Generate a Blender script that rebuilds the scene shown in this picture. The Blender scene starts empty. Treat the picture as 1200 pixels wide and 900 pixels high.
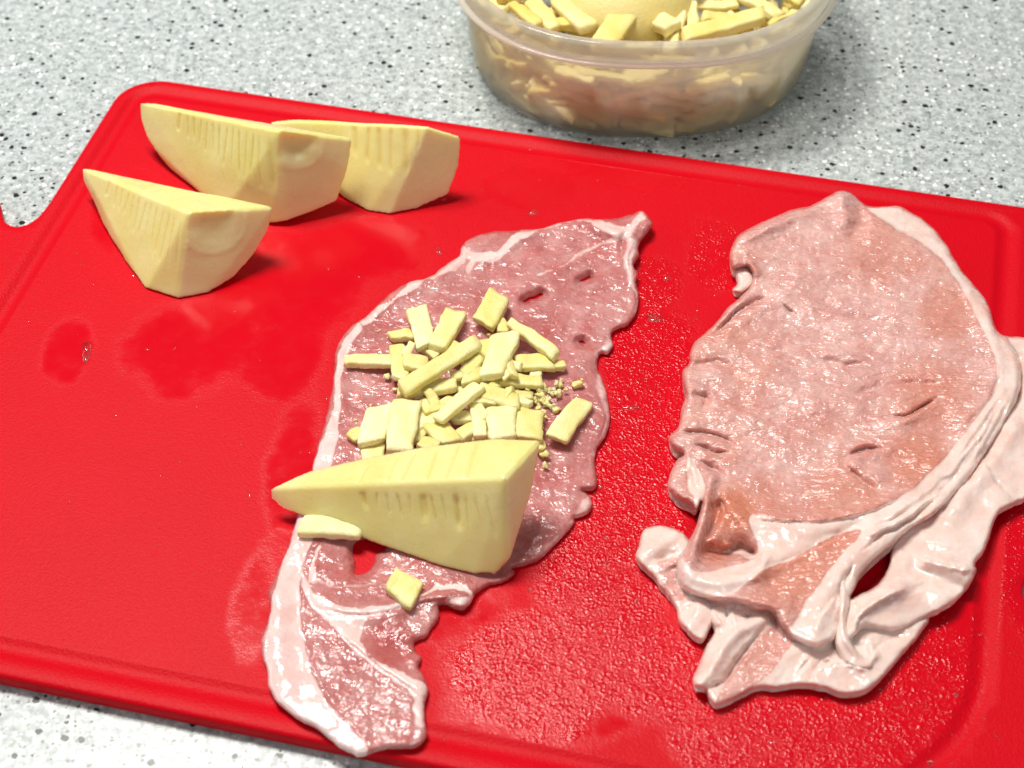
import bpy, bmesh, math, random
import numpy as np
from mathutils import Vector, Matrix
from mathutils.geometry import delaunay_2d_cdt

random.seed(7); RNG = np.random.default_rng(11)
scene = bpy.context.scene
col = scene.collection

# ------------------------------------------------------------------ camera
S = 0.8e-3                      # one modelling unit (about a millimetre) in metres
ZB = 7.0                        # top of the cutting board above the counter, in units
TH = math.radians(47.0); DIST = 700.0; FPX = 2030.0
CAM = np.array([0.0, -DIST*math.cos(TH), ZB + DIST*math.sin(TH)])
FW = np.array([0.0, math.cos(TH), -math.sin(TH)]); UP = np.array([0.0, math.sin(TH), math.cos(TH)])
cam_data = bpy.data.cameras.new('camera'); cam = bpy.data.objects.new('camera', cam_data); col.objects.link(cam)
cam.location = CAM*S; cam.rotation_euler = (math.pi/2-TH, 0, 0)
cam_data.sensor_width = 36.0; cam_data.lens = 36.0*FPX/1200.0
cam_data.clip_start = 0.01; cam_data.clip_end = 100
cam_data.dof.use_dof = True; cam_data.dof.focus_distance = 0.555; cam_data.dof.aperture_fstop = 15.0
scene.camera = cam

# ------------------------------------------------------------------ light
world = bpy.data.worlds.new('World'); scene.world = world; world.use_nodes = True
wb = world.node_tree.nodes['Background']; wb.inputs[0].default_value = (0.93, 0.97, 1.0, 1); wb.inputs[1].default_value = 0.11
def area(name, loc, target, sx, sy, power, color):
    d = bpy.data.lights.new(name, 'AREA'); d.shape = 'RECTANGLE'; d.size = sx; d.size_y = sy; d.energy = power; d.color = color
    o = bpy.data.objects.new(name, d); col.objects.link(o); o.location = loc
    o.rotation_euler = (Vector(target)-Vector(loc)).to_track_quat('-Z', 'Y').to_euler(); return o
area('ceiling_lamp', (-0.34, 0.38, 1.20), (0.0, 0.02, 0), 0.32, 0.32, 16.5, (1.0, 0.97, 0.90))
area('sparkle_light', (-0.10, 0.30, 1.25), (0.0, 0.02, 0), 0.08, 0.08, 3.5, (1.0, 0.97, 0.92))  # added small light for sharp glints on the wet meat, no known source
area('window_light', (-1.7, 0.55, 0.85), (-0.05, 0.1, 0), 1.0, 0.9, 6.5, (0.72, 0.88, 1.0))
area('front_fill', (0.45, -1.15, 1.35), (0.05, 0.05, 0), 0.9, 0.6, 5.5, (0.97, 0.98, 0.96))  # added soft fill from the camera side, brightens the tub and front faces
scene.cycles.max_bounces = 9; scene.cycles.transparent_max_bounces = 16; scene.cycles.transmission_bounces = 6; scene.cycles.diffuse_bounces = 3; scene.cycles.glossy_bounces = 3
scene.cycles.use_denoising = True; scene.cycles.caustics_refractive = False; scene.cycles.caustics_reflective = False
scene.view_settings.view_transform = 'Standard'; scene.view_settings.look = 'None'
scene.view_settings.exposure = 0.06; scene.view_settings.gamma = 1.0; scene.view_settings.use_curve_mapping = False

# ------------------------------------------------------------------ helpers
def W(px, py, z):
    """photo point lying at height z (units above the board top) -> position in units"""
    px = np.asarray(px, float); py = np.asarray(py, float); z = np.asarray(z, float)
    d = FW*FPX + np.multiply.outer(px-600.0, [1.0, 0, 0]) + np.multiply.outer(450.0-py, UP)
    t = (z+ZB-CAM[2])/d[..., 2]
    return CAM + d*t[..., None]

def tag(o, label=None, cat=None, group=None, kind=None):
    if label: o['label'] = label
    if cat: o['category'] = cat
    if group: o['group'] = group
    if kind: o['kind'] = kind
    return o

def link(name, me, mat=None, parent=None):
    o = bpy.data.objects.new(name, me); col.objects.link(o)
    if mat and not me.materials: me.materials.append(mat)
    if parent: o.parent = parent
    return o

def empty(name, loc=(0, 0, 0)):
    o = bpy.data.objects.new(name, None); col.objects.link(o); o.location = loc; o.empty_display_size = 0.01
    return o

def mesh_np(name, v, f, smooth=True):
    me = bpy.data.meshes.new(name); me.from_pydata([tuple(p) for p in v], [], [tuple(q) for q in f]); me.update()
    if smooth: me.polygons.foreach_set('use_smooth', [True]*len(me.polygons))
    return me

def attr(me, name, vals):
    a = me.attributes.new(name, 'FLOAT', 'POINT'); a.data.foreach_set('value', np.asarray(vals, np.float32))

_perm = np.random.default_rng(5).random((64, 64, 64))
def vnoise(p):
    p = np.asarray(p, float); i = np.floor(p).astype(int); f = p-i; f = f*f*(3-2*f)
    r = 0
    for a in (0, 1):
        for b in (0, 1):
            for c in (0, 1):
                w = (f[:, 0] if a else 1-f[:, 0])*(f[:, 1] if b else 1-f[:, 1])*(f[:, 2] if c else 1-f[:, 2])
                r = r + w*_perm[(i[:, 0]+a) % 64, (i[:, 1]+b) % 64, (i[:, 2]+c) % 64]
    return r*2-1
def fbm(p, scale, octv=3, seed=0.0):
    p = np.asarray(p, float)
    if p.shape[1] == 2: p = np.c_[p, np.zeros(len(p))]
    r = 0; a = 1.0; q = p/scale+seed*7.31+100.0
    for _ in range(octv):
        r = r+a*vnoise(q); q = q*2.03+3.7; a *= 0.5
    return r/1.75

def catmull(pts, step, closed=True):
    P = np.asarray(pts, float); n = len(P); out = []
    for i in range(n if closed else n-1):
        if closed: a, b, c, d = P[i-1], P[i], P[(i+1) % n], P[(i+2) % n]
        else: a, b, c, d = P[max(i-1, 0)], P[i], P[i+1], P[min(i+2, n-1)]
        k = max(1, int(np.linalg.norm(c[:2]-b[:2])/step))
        for j in range(k):
            t = j/k
            out.append(0.5*((2*b)+(c-a)*t+(2*a-5*b+4*c-d)*t*t+(3*b-a-3*c+d)*t**3))
    if not closed: out.append(P[-1])
    return np.array(out)

def seg_dist(pts, poly, closed=True):
    """distance of 2D points to a polyline"""
    pts = np.asarray(pts, float); poly = np.asarray(poly, float)[:, :2]
    A = poly if closed else poly[:-1]; B = np.roll(poly, -1, 0) if closed else poly[1:]
    best = np.full(len(pts), 1e9)
    for a, b in zip(A, B):
        ab = b-a; L = ab@ab+1e-12
        t = np.clip(((pts-a)@ab)/L, 0, 1)
        d = pts-a-np.outer(t, ab)
        best = np.minimum(best, d[:, 0]**2+d[:, 1]**2)
    return np.sqrt(best)

def inside(pts, poly):
    poly = np.asarray(poly, float); x, y = pts[:, 0], pts[:, 1]; r = np.zeros(len(pts), bool)
    x0, y0 = poly[-1, 0], poly[-1, 1]
    for x1, y1 in poly[:, :2]:
        c = ((y1 > y) != (y0 > y))
        if abs(y1-y0) > 1e-12: r ^= c & (x < (x0-x1)*(y-y1)/(y0-y1)+x1)
        x0, y0 = x1, y1
    return r
def sstep(a, b, x):
    t = np.clip((x-a)/(b-a), 0, 1); return t*t*(3-2*t)
def sdf(pts, poly):
    d = seg_dist(pts, poly); return np.where(inside(pts, poly), d, -d)

def triangulate(loops, pts=()):
    """loops: first the outline, then holes. Returns points, triangles, index lists of the loops"""
    V = []; E = []; idx = []
    for lp in loops:
        s = len(V); n = len(lp); V += [Vector((float(p[0]), float(p[1]))) for p in lp]
        E += [(s+i, s+(i+1) % n) for i in range(n)]; idx.append(list(range(s, s+n)))
    V += [Vector((float(p[0]), float(p[1]))) for p in pts]
    v2, e2, f2, ov, oe, of = delaunay_2d_cdt(V, E, [], 0, 1e-6)
    mp = {}
    for k, src in enumerate(ov):
        for s_ in src: mp[s_] = k
    P = np.array([(p.x, p.y) for p in v2]); T = np.array([tuple(f) for f in f2 if len(f) == 3])
    c = P[T].mean(1); keep = inside(c, np.array(loops[0]))
    for h in loops[1:]: keep &= ~inside(c, np.array(h))
    T = T[keep]
    a = P[T[:, 1]]-P[T[:, 0]]; b = P[T[:, 2]]-P[T[:, 0]]
    flip = (a[:, 0]*b[:, 1]-a[:, 1]*b[:, 0]) < 0
    T[flip] = T[flip][:, ::-1]
    return P, T, [[mp[i] for i in lp] for lp in idx]

# ------------------------------------------------------------------ node material helper
class Mat:
    def __init__(self, name):
        self.m = bpy.data.materials.new(name); self.m.use_nodes = True
        self.t = self.m.node_tree; self.b = self.t.nodes['Principled BSDF']
        self.out = self.t.nodes['Material Output']
    def n(self, kind, **kw):
        nd = self.t.nodes.new(kind)
        for k, v in kw.items():
            if k.startswith('i_'):
                key = k[2:]; key = int(key) if key.isdigit() else key.replace('_', ' ')
                self.set(nd.inputs[key], v)
            else: setattr(nd, k, v)
        return nd
    def set(self, sock, v):
        if isinstance(v, bpy.types.NodeSocket): self.t.links.new(v, sock)
        elif isinstance(v, (tuple, list)) and len(v) == 3 and sock.type == 'RGBA': sock.default_value = (*v, 1)
        else: sock.default_value = v
    def p(self, **kw):
        for k, v in kw.items(): self.set(self.b.inputs[k.replace('_', ' ')], v)
    def math(self, op, a, b=0.0, c=0.0):
        nd = self.n('ShaderNodeMath', operation=op); self.set(nd.inputs[0], a); self.set(nd.inputs[1], b)
        if op in ('MULTIPLY_ADD', 'SMOOTH_MIN'): self.set(nd.inputs[2], c)
        return nd.outputs[0]
    def mix(self, f, a, b):
        nd = self.n('ShaderNodeMix', data_type='RGBA'); self.set(nd.inputs[0], f); self.set(nd.inputs[6], a); self.set(nd.inputs[7], b)
        return nd.outputs[2]
    def ramp(self, x, a, b, lo=0.0, hi=1.0):
        nd = self.n('ShaderNodeMapRange', interpolation_type='SMOOTHSTEP'); self.set(nd.inputs[0], x)
        for i, v in enumerate((a, b, lo, hi)): self.set(nd.inputs[i+1], v)
        return nd.outputs[0]
    def coord(self): return self.n('ShaderNodeTexCoord').outputs['Object']
    def geo(self): return self.n('ShaderNodeNewGeometry').outputs['Position']
    def noise(self, vec, scale, detail=3.0, rough=0.5, dist=0.0):
        nd = self.n('ShaderNodeTexNoise', i_Scale=scale, i_Detail=detail, i_Roughness=rough, i_Distortion=dist)
        self.set(nd.inputs['Vector'], vec); return nd.outputs[0]
    def vor(self, vec, scale, feature='F1', rnd=1.0):
        nd = self.n('ShaderNodeTexVoronoi', feature=feature, i_Scale=scale, i_Randomness=rnd); self.set(nd.inputs['Vector'], vec); return nd
    def attr(self, name): return self.n('ShaderNodeAttribute', attribute_name=name).outputs['Fac']
    def bump(self, h, dist, strength=1.0, normal=None):
        nd = self.n('ShaderNodeBump'); self.set(nd.inputs['Strength'], strength); self.set(nd.inputs['Distance'], dist); self.set(nd.inputs['Height'], h)
        if normal is not None: self.set(nd.inputs['Normal'], normal)
        return nd.outputs[0]

# counter: solid-surface stone with flecks
def mat_counter():
    M = Mat('speckled_counter'); g = M.geo()
    warp = M.n('ShaderNodeVectorMath', operation='MULTIPLY_ADD'); nz = M.n('ShaderNodeTexNoise', i_Scale=900.0, i_Detail=2.0)
    M.set(nz.inputs['Vector'], g); M.set(warp.inputs[0], nz.outputs['Color']); warp.inputs[1].default_value = (0.0011,)*3; M.set(warp.inputs[2], g)
    w = warp.outputs[0]
    base = M.mix(M.ramp(M.noise(g, 330, 4, 0.65), 0.28, 0.68), (0.30, 0.335, 0.335), (0.60, 0.645, 0.635))
    base = M.mix(M.ramp(M.noise(g, 700, 2), 0.62, 0.70), base, (0.86, 0.87, 0.85))
    def flecks(scale, rad, keep):
        v = M.vor(w, scale); sep = M.n('ShaderNodeSeparateColor'); M.set(sep.inputs[0], v.outputs['Color'])
        size = M.math('MULTIPLY', sep.outputs[1], rad)
        m = M.ramp(M.math('SUBTRACT', size, v.outputs['Distance']), 0.0, 0.07)
        return M.math('MULTIPLY', m, M.math('GREATER_THAN', sep.outputs[0], 1-keep))
    base = M.mix(M.math('MULTIPLY', flecks(820, 0.66, 0.42), 0.7), base, (0.27, 0.29, 0.285))
    base = M.mix(flecks(520, 0.55, 0.22), base, (0.9, 0.91, 0.9))
    base = M.mix(M.math('MULTIPLY', flecks(640, 0.52, 0.26), 0.85), base, (0.12, 0.13, 0.13))
    base = M.mix(flecks(400, 0.54, 0.17), base, (0.018, 0.018, 0.02))
    M.p(Base_Color=base, Roughness=0.28); M.set(M.b.inputs['Specular IOR Level'], 0.4)
    M.p(Normal=M.bump(M.noise(g, 500, 3), 0.0003, 0.1))
    return M.m

def mat_board():
    M = Mat('red_board'); g = M.geo()
    soften = M.math('MULTIPLY', M.math('SUBTRACT', M.noise(g, 160, 3, 0.6), 0.5), 0.5)
    wet = M.ramp(M.math('ADD', M.attr('wet'), soften), 0.15, 0.85); bead = M.ramp(M.math('ADD', M.attr('bead'), soften), 0.2, 0.8); dry = M.math('SUBTRACT', 1.0, wet)
    base = M.mix(M.noise(g, 25, 3), (0.56, 0.0004, 0.007), (0.63, 0.0008, 0.010))
    fine = M.noise(g, 1500, 2, 0.6)
    v = M.vor(g, 950, 'SMOOTH_F1'); drops = M.ramp(v.outputs['Distance'], 0.05, 0.6, 1.0, 0.0)
    drops = M.math('MULTIPLY', drops, M.ramp(M.noise(g, 300, 3), 0.40, 0.60))
    h = M.math('ADD', M.math('MULTIPLY', fine, M.math('MULTIPLY', dry, 0.55)), M.math('MULTIPLY', drops, M.math('MULTIPLY', bead, 0.6)))
    rough = M.math('ADD', M.math('MULTIPLY', dry, 0.30), 0.15)
    rough = M.math('SUBTRACT', rough, M.math('MULTIPLY', bead, 0.30))
    M.p(Base_Color=base, Roughness=M.math('MAXIMUM', rough, 0.10), Normal=M.bump(h, 0.00042, 0.8))
    M.set(M.b.inputs['Specular IOR Level'], M.math('SUBTRACT', M.math('ADD', 0.30, M.math('MULTIPLY', bead, 0.22)), M.math('MULTIPLY', dry, 0.18)))
    return M.m

def mat_meat(name, lean_a, lean_b, red, fat_a, fat_b, bump=0.58, sss=0.55, clear=0.0, grain=2.4, blush=(0.80, 0.47, 0.41)):
    M = Mat(name); g = M.geo(); fat = M.attr('fat'); tint = M.attr('tint')
    n1 = M.noise(g, 110, 4, 0.6); n2 = M.noise(g, 900, 3, 0.6)
    lean = M.mix(M.ramp(n1, 0.3, 0.7), lean_a, lean_b)
    fibc = M.n('ShaderNodeMapping'); fibc.inputs['Scale'].default_value = (1, grain, 1); fibc.inputs['Rotation'].default_value = (0, 0, 0.35); M.set(fibc.inputs[0], g)
    n3 = M.noise(fibc.outputs[0], 170 if grain > 2 else 280, 4, 0.65, 0.8)
    lean = M.mix(M.math('MULTIPLY', M.ramp(n3, 0.48, 0.76), 0.30), lean, fat_a)
    lean = M.mix(M.math('MULTIPLY', M.ramp(n2, 0.55, 0.75), 0.10), lean, fat_a)
    lean = M.mix(M.math('MULTIPLY', M.ramp(n3, 0.46, 0.28), 0.45), lean, red)
    lean = M.mix(M.math('MULTIPLY', M.ramp(M.noise(g, 42, 3, 0.6), 0.48, 0.72), 0.45), lean, red)
    lean = M.mix(tint, lean, red)
    fatc = M.mix(M.ramp(M.noise(g, 150, 3), 0.3, 0.7), fat_a, fat_b)
    fatc = M.mix(M.math('MULTIPLY', M.ramp(M.noise(g, 55, 3, 0.6), 0.46, 0.72), 0.55), fatc, blush)
    soft = M.ramp(M.math('ADD', fat, M.math('MULTIPLY', M.math('SUBTRACT', M.noise(g, 450, 3, 0.65), 0.5), 0.5)), 0.3, 0.7)
    c = M.mix(soft, lean, fatc)
    M.p(Base_Color=c, Roughness=M.ramp(M.noise(g, 250, 2), 0.3, 0.7, 0.12, 0.30))
    M.p(Subsurface_Weight=sss, Subsurface_Scale=0.0022); M.b.inputs['Subsurface Radius'].default_value = (1.0, 0.35, 0.28)
    M.set(M.b.inputs['Specular IOR Level'], 0.7); fib = M.n('ShaderNodeMapping'); fib.inputs['Scale'].default_value = (1, grain, 1); fib.inputs['Rotation'].default_value = (0, 0, 0.35); M.set(fib.inputs[0], g)
    hl = M.math('ADD', M.noise(fib.outputs[0], 190, 3, 0.55, 0.5), M.math('MULTIPLY', M.noise(g, 520, 1, 0.5), 0.30))
    hf = M.math('ADD', M.math('MULTIPLY', M.noise(g, 200, 2, 0.5), 0.42), M.math('MULTIPLY', M.noise(g, 620, 1), 0.08))
    hm = M.n('ShaderNodeMix'); M.set(hm.inputs[0], fat); M.set(hm.inputs[2], hl); M.set(hm.inputs[3], hf)
    nb = M.bump(hm.outputs[0], 0.0024, bump); M.p(Normal=nb)
    if clear:                                   # thin meat lets some of the board show through
        tr = M.n('ShaderNodeBsdfTransparent'); tr.inputs[0].default_value = (1.0, 0.75, 0.72, 1)
        k = M.math('MULTIPLY', M.ramp(M.noise(g, 70, 3, 0.6), 0.35, 0.7, clear*0.4, clear), M.math('SUBTRACT', 1.0, M.math('MULTIPLY', soft, 0.8)))
        ms = M.n('ShaderNodeMixShader', i_0=k); M.t.links.new(M.b.outputs[0], ms.inputs[1]); M.t.links.new(tr.outputs[0], ms.inputs[2]); M.t.links.new(ms.outputs[0], M.out.inputs['Surface'])
    return M.m

def mat_bamboo():
    M = Mat('bamboo_flesh'); g = M.coord(); gv = M.attr('groove')
    c = M.mix(M.ramp(M.noise(g, 45, 3), 0.3, 0.7), (0.79, 0.69, 0.25), (0.85, 0.78, 0.37))
    c = M.mix(M.math('MULTIPLY', M.ramp(M.noise(g, 28, 3, 0.6), 0.45, 0.7), 0.4), c, (0.70, 0.55, 0.15))
    c = M.mix(M.attr('pale'), c, (0.84, 0.76, 0.42))
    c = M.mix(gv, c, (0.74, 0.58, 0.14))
    M.p(Base_Color=c, Roughness=M.ramp(M.noise(g, 120, 3), 0.3, 0.7, 0.22, 0.42), Subsurface_Weight=0.6, Subsurface_Scale=0.005)
    M.b.inputs['Subsurface Radius'].default_value = (1.0, 0.75, 0.3)
    M.p(Coat_Weight=0.15, Coat_Roughness=0.2)
    M.p(Normal=M.bump(M.math('ADD', M.noise(g, 900, 3, 0.6), M.math('MULTIPLY', M.noise(g, 200, 2), 1.0)), 0.0004, 0.22))
    return M.m

def mat_cheese(name, a, b):
    M = Mat(name); g = M.coord(); info = M.n('ShaderNodeObjectInfo')
    c = M.mix(M.ramp(M.noise(g, 130, 3), 0.3, 0.7), a, b)
    hsv = M.n('ShaderNodeHueSaturation'); M.set(hsv.inputs['Color'], c); M.set(hsv.inputs['Value'], M.ramp(info.outputs['Random'], 0, 1, 0.88, 1.05))
    M.set(hsv.inputs['Saturation'], M.ramp(info.outputs['Random'], 0, 1, 1.1, 0.85))
    M.p(Base_Color=hsv.outputs[0], Roughness=0.5, Subsurface_Weight=0.35, Subsurface_Scale=0.002)
    M.b.inputs['Subsurface Radius'].default_value = (1.0, 0.8, 0.35)
    M.p(Normal=M.bump(M.math('ADD', M.noise(g, 500, 3, 0.6), M.noise(g, 1600, 2)), 0.0006, 0.4))
    return M.m

def mat_tub(name, milky):
    M = Mat(name); g = M.coord()
    def sh(kind, c, **kw):
        nd = M.n(kind, **kw); nd.inputs[0].default_value = (*c, 1); return nd.outputs[0]
    def mx(f, a, b):
        nd = M.n('ShaderNodeMixShader'); M.set(nd.inputs[0], f); M.t.links.new(a, nd.inputs[1]); M.t.links.new(b, nd.inputs[2]); return nd.outputs[0]
    milk = mx(0.65, sh('ShaderNodeBsdfDiffuse', (0.93, 0.91, 0.83)), sh('ShaderNodeBsdfTranslucent', (0.93, 0.91, 0.83)))
    clear = mx(0.12, sh('ShaderNodeBsdfTransparent', (0.98, 0.98, 0.97)), sh('ShaderNodeBsdfRefraction', (0.98, 0.98, 0.97), i_Roughness=0.12, i_IOR=1.06))
    body = mx(milky, clear, milk)
    fr = M.math('MULTIPLY_ADD', M.math('POWER', M.n('ShaderNodeLayerWeight', i_Blend=0.5).outputs['Facing'], 5.0), 0.16, 0.02)
    full = mx(fr, body, sh('ShaderNodeBsdfGlossy', (1, 1, 1), i_Roughness=0.12))
    M.t.links.new(full, M.out.inputs['Surface'])
    return M.m

def mat_water():
    M = Mat('water')
    tr = M.n('ShaderNodeBsdfTransparent'); gl = M.n('ShaderNodeBsdfGlossy', i_Roughness=0.03); gl.inputs[0].default_value = (1, 1, 1, 1)
    mxn = M.n('ShaderNodeMixShader', i_0=M.math('MULTIPLY_ADD', M.math('POWER', M.n('ShaderNodeLayerWeight', i_Blend=0.5).outputs['Facing'], 4.0), 0.6, 0.06)); M.t.links.new(tr.outputs[0], mxn.inputs[1]); M.t.links.new(gl.outputs[0], mxn.inputs[2])
    M.t.links.new(mxn.outputs[0], M.out.inputs['Surface'])
    return M.m

COUNTER = mat_counter(); BOARD = mat_board(); BAMBOO = mat_bamboo()
CHEESE = mat_cheese('pale_cheese', (0.88, 0.75, 0.28), (0.91, 0.83, 0.42))
CHEESE_TUB = mat_cheese('tub_cheese', (0.92, 0.72, 0.22), (0.94, 0.80, 0.34))
TUB = mat_tub('frosted_plastic', 0.32); RIM = mat_tub('milky_plastic', 0.50); WATER = mat_water()
PORK_A = mat_meat('thin_pork', (0.60, 0.20, 0.19), (0.71, 0.36, 0.345), (0.50, 0.085, 0.085), (0.83, 0.58, 0.55), (0.87, 0.67, 0.64), clear=0.36, grain=1.25, bump=0.45)
PORK_B = mat_meat('thick_pork', (0.63, 0.31, 0.28), (0.75, 0.46, 0.42), (0.62, 0.22, 0.14), (0.81, 0.60, 0.53), (0.85, 0.69, 0.63))

# ------------------------------------------------------------------ setting: the counter
def build_counter():
    bm = bmesh.new()
    bmesh.ops.create_cube(bm, size=1.0, matrix=Matrix.Translation((0, 0.05, -0.02)) @ Matrix.Diagonal((2.2, 1.5, 0.04, 1)))
    bmesh.ops.bevel(bm, geom=bm.edges[:], offset=0.004, segments=2, affect='EDGES')
    me = bpy.data.meshes.new('countertop'); bm.to_mesh(me); bm.free()
    tag(link('countertop', me, COUNTER), 'pale grey stone countertop with black and white flecks', None, None, 'structure')
build_counter()

# ------------------------------------------------------------------ cutting board
BA = math.radians(13.1); BU = np.array([math.cos(BA), -math.sin(BA)]); BV = np.array([math.sin(BA), math.cos(BA)])
def rrect(u0, u1, v0, v1, radii, k=14):
    """rounded rectangle, counter-clockwise; radii: bottom-left, bottom-right, top-right, top-left"""
    out = []
    for (cx, cy, r, a0) in ((u0, v0, radii[0], 180), (u1, v0, radii[1], 270), (u1, v1, radii[2], 0), (u0, v1, radii[3], 90)):
        x = cx+r if a0 in (180, 90) else cx-r; y = cy+r if a0 in (180, 270) else cy-r
        kk = k+int(r/4)
        for i in range(kk+1):
            a = math.radians(a0+90*i/kk); out.append((x+r*math.cos(a), y+r*math.sin(a)))
    return np.array(out)
def offset_loop(P, d):
    """move a closed counter-clockwise loop outward by d"""
    t = np.roll(P, -1, 0)-np.roll(P, 1, 0); t /= np.linalg.norm(t, axis=1)[:, None]+1e-12
    return P+np.c_[t[:, 1], -t[:, 0]]*d

def build_board():
    V0, V1 = -176.5, 157.5
    body = rrect(-227.2, 246, V0, V1, (24, 24, 24, 21))
    # outline with the handle on the left edge and its notches
    left = [(-227.2, 62), (-228.2, 52), (-231, 46), (-235.5, 43.4), (-240.5, 45), (-244.5, 49.5), (-248, 55.5), (-254, 60.5), (-262, 62), (-271, 58), (-276, 49),
            (-277, 30), (-277, -50), (-276, -69), (-271, -78), (-262, -82), (-254, -80.5), (-248, -75.5), (-244.5, -69.5), (-240.5, -65), (-235.5, -63.4), (-231, -66), (-228.2, -72), (-227.2, -82)]
    left = catmull(left, 1.6, False)
    i0 = [i for i in range(len(body)) if body[i, 0] < -227 and body[i, 1] > 0]
    outline = np.vstack([body, left])            # rrect ends on the upper left corner, next comes the left edge downwards
    slot_l = catmull(rrect(-268, -240, -40, 18, (13, 13, 13, 13), 6)[::-1], 2.0)[::-1]
    slot_r = rrect(204.3, 230, -68, -46, (11.5,)*4, 7)
    gro_o = rrect(-221, 195, -168.5, 150.8, (40, 74, 15, 14))
    gro_m1 = offset_loop(gro_o, -1.0); gro_m2 = offset_loop(gro_o, -6.2); gro_i = offset_loop(gro_o, -7.4)
    verts = []; faces = []
    def ring(P, z):
        s = len(verts); verts.extend([(p[0], p[1], z) for p in P]); return s, len(P)
    def strip(a, b):
        (s, n), (t, m) = a, b
        for i in range(n): faces.append((s+i, s+(i+1) % n, t+(i+1) % n, t+i))
    edge = [(-1.6, 0.0), (-0.5, 0.45), (0.0, 1.5), (0.0, 5.4), (-0.45, 6.5), (-1.5, 7.0)]
    def prof(loop, sgn):
        rs = [ring(offset_loop(loop, sgn*o), z) for o, z in edge]
        for a, b in zip(rs, rs[1:]): strip(a, b) if sgn > 0 else strip(b, a)
        return rs
    prof(outline, 1); prof(slot_l, -1); prof(slot_r, -1)
    # flat margin between the outline and the groove
    topo = offset_loop(outline, -1.5); sl = offset_loop(slot_l, 1.5); sr = offset_loop(slot_r, 1.5)
    def patch(loops, z, pts=(), flip=False):
        P, T, _ = triangulate(loops, pts); s = len(verts)
        verts.extend([(p[0], p[1], z) for p in P]); faces.extend([tuple(s+k for k in (t[::-1] if flip else t)) for t in T])
    def grid(lp, step):
        x = np.arange(lp[:, 0].min()+step/2, lp[:, 0].max(), step); y = np.arange(lp[:, 1].min()+step/2, lp[:, 1].max(), step)
        g = np.stack(np.meshgrid(x, y), -1).reshape(-1, 2)
        return g
    mg = grid(topo, 4.0); mk = (sdf(mg, topo) > 1.5) & (sdf(mg, gro_o) < -1.5) & (sdf(mg, sl) < -1.5) & (sdf(mg, sr) < -1.5)
    patch([topo, gro_o, sl, sr], 7.0, mg[mk])
    rs = [ring(gro_o, 7.0), ring(gro_m1, 6.1), ring(gro_m2, 6.1), ring(gro_i, 7.0)]
    for a, b in zip(rs, rs[1:]): strip(a, b)
    ig = grid(gro_i, 2.0)+RNG.uniform(-.3, .3, (len(grid(gro_i, 2.0)), 2)); ig = ig[sdf(ig, gro_i) > 1.0]
    patch([gro_i], 7.0, ig)
    bot = offset_loop(outline, -1.6); patch([bot, offset_loop(slot_l, 1.6), offset_loop(slot_r, 1.6)], 0.0, (), True)
    v = np.array(verts); xy = np.outer(v[:, 0], BU)+np.outer(v[:, 1], BV)
    w3 = np.c_[xy, v[:, 2]]
    me = mesh_np('cutting_board', (w3+[0, 0, 0.25])*S, faces)
    me.polygons.foreach_set('use_smooth', [False]*len(me.polygons))
    bm = bmesh.new(); bm.from_mesh(me); bmesh.ops.remove_doubles(bm, verts=bm.verts[:], dist=2e-6)
    bmesh.ops.recalc_face_normals(bm, faces=bm.faces[:])
    for f in bm.faces: f.smooth = True
    bm.to_mesh(me); bm.free()
    # where the board is wet and where small beads of water sit on it (found on the board's own plane)
    n = len(me.vertices); co = np.empty(n*3); me.vertices.foreach_get('co', co); co = co.reshape(-1, 3)/S
    def blob(lst):
        r = np.zeros(n); wv = fbm(co[:, :2], 22.0, 4, 1)*0.38
        for (px, py, rx, ry) in lst:
            c = W(px, py, 0); d = np.hypot((co[:, 0]-c[0])/(rx*0.345), (co[:, 1]-c[1])/(ry*0.47))
            r = np.maximum(r, 1-sstep(0.5, 1.15, d+wv))
        return r
    wet = blob([(80, 415, 36, 55), (230, 400, 110, 75), (330, 330, 120, 90), (430, 290, 110, 50), (345, 560, 45, 110), (330, 420, 70, 60), (300, 700, 30, 70),
                (760, 195, 150, 45), (620, 220, 90, 40), (560, 760, 55, 110), (530, 700, 60, 60), (760, 400, 60, 90), (800, 600, 40, 80), (900, 835, 130, 45), (740, 700, 40, 60), (1130, 690, 60, 80), (150, 250, 60, 80), (700, 830, 80, 40)])
    bead = blob([(765, 440, 75, 130), (740, 560, 70, 110), (700, 680, 90, 100), (640, 780, 110, 70), (800, 790, 120, 60), (960, 860, 190, 45), (1080, 790, 70, 90), (760, 330, 50, 50), (560, 420, 30, 30), (1180, 600, 40, 200), (850, 300, 60, 60)])
    attr(me, 'wet', np.clip(wet*0.72, 0, 1)*(1-bead*0.85)); attr(me, 'bead', bead)
    return tag(link('cutting_board', me, BOARD), 'red plastic cutting board with juice groove, lying on the stone counter', 'cutting board')
build_board()
Z0 = 0.25                         # top of the board (units above ZB)

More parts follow.
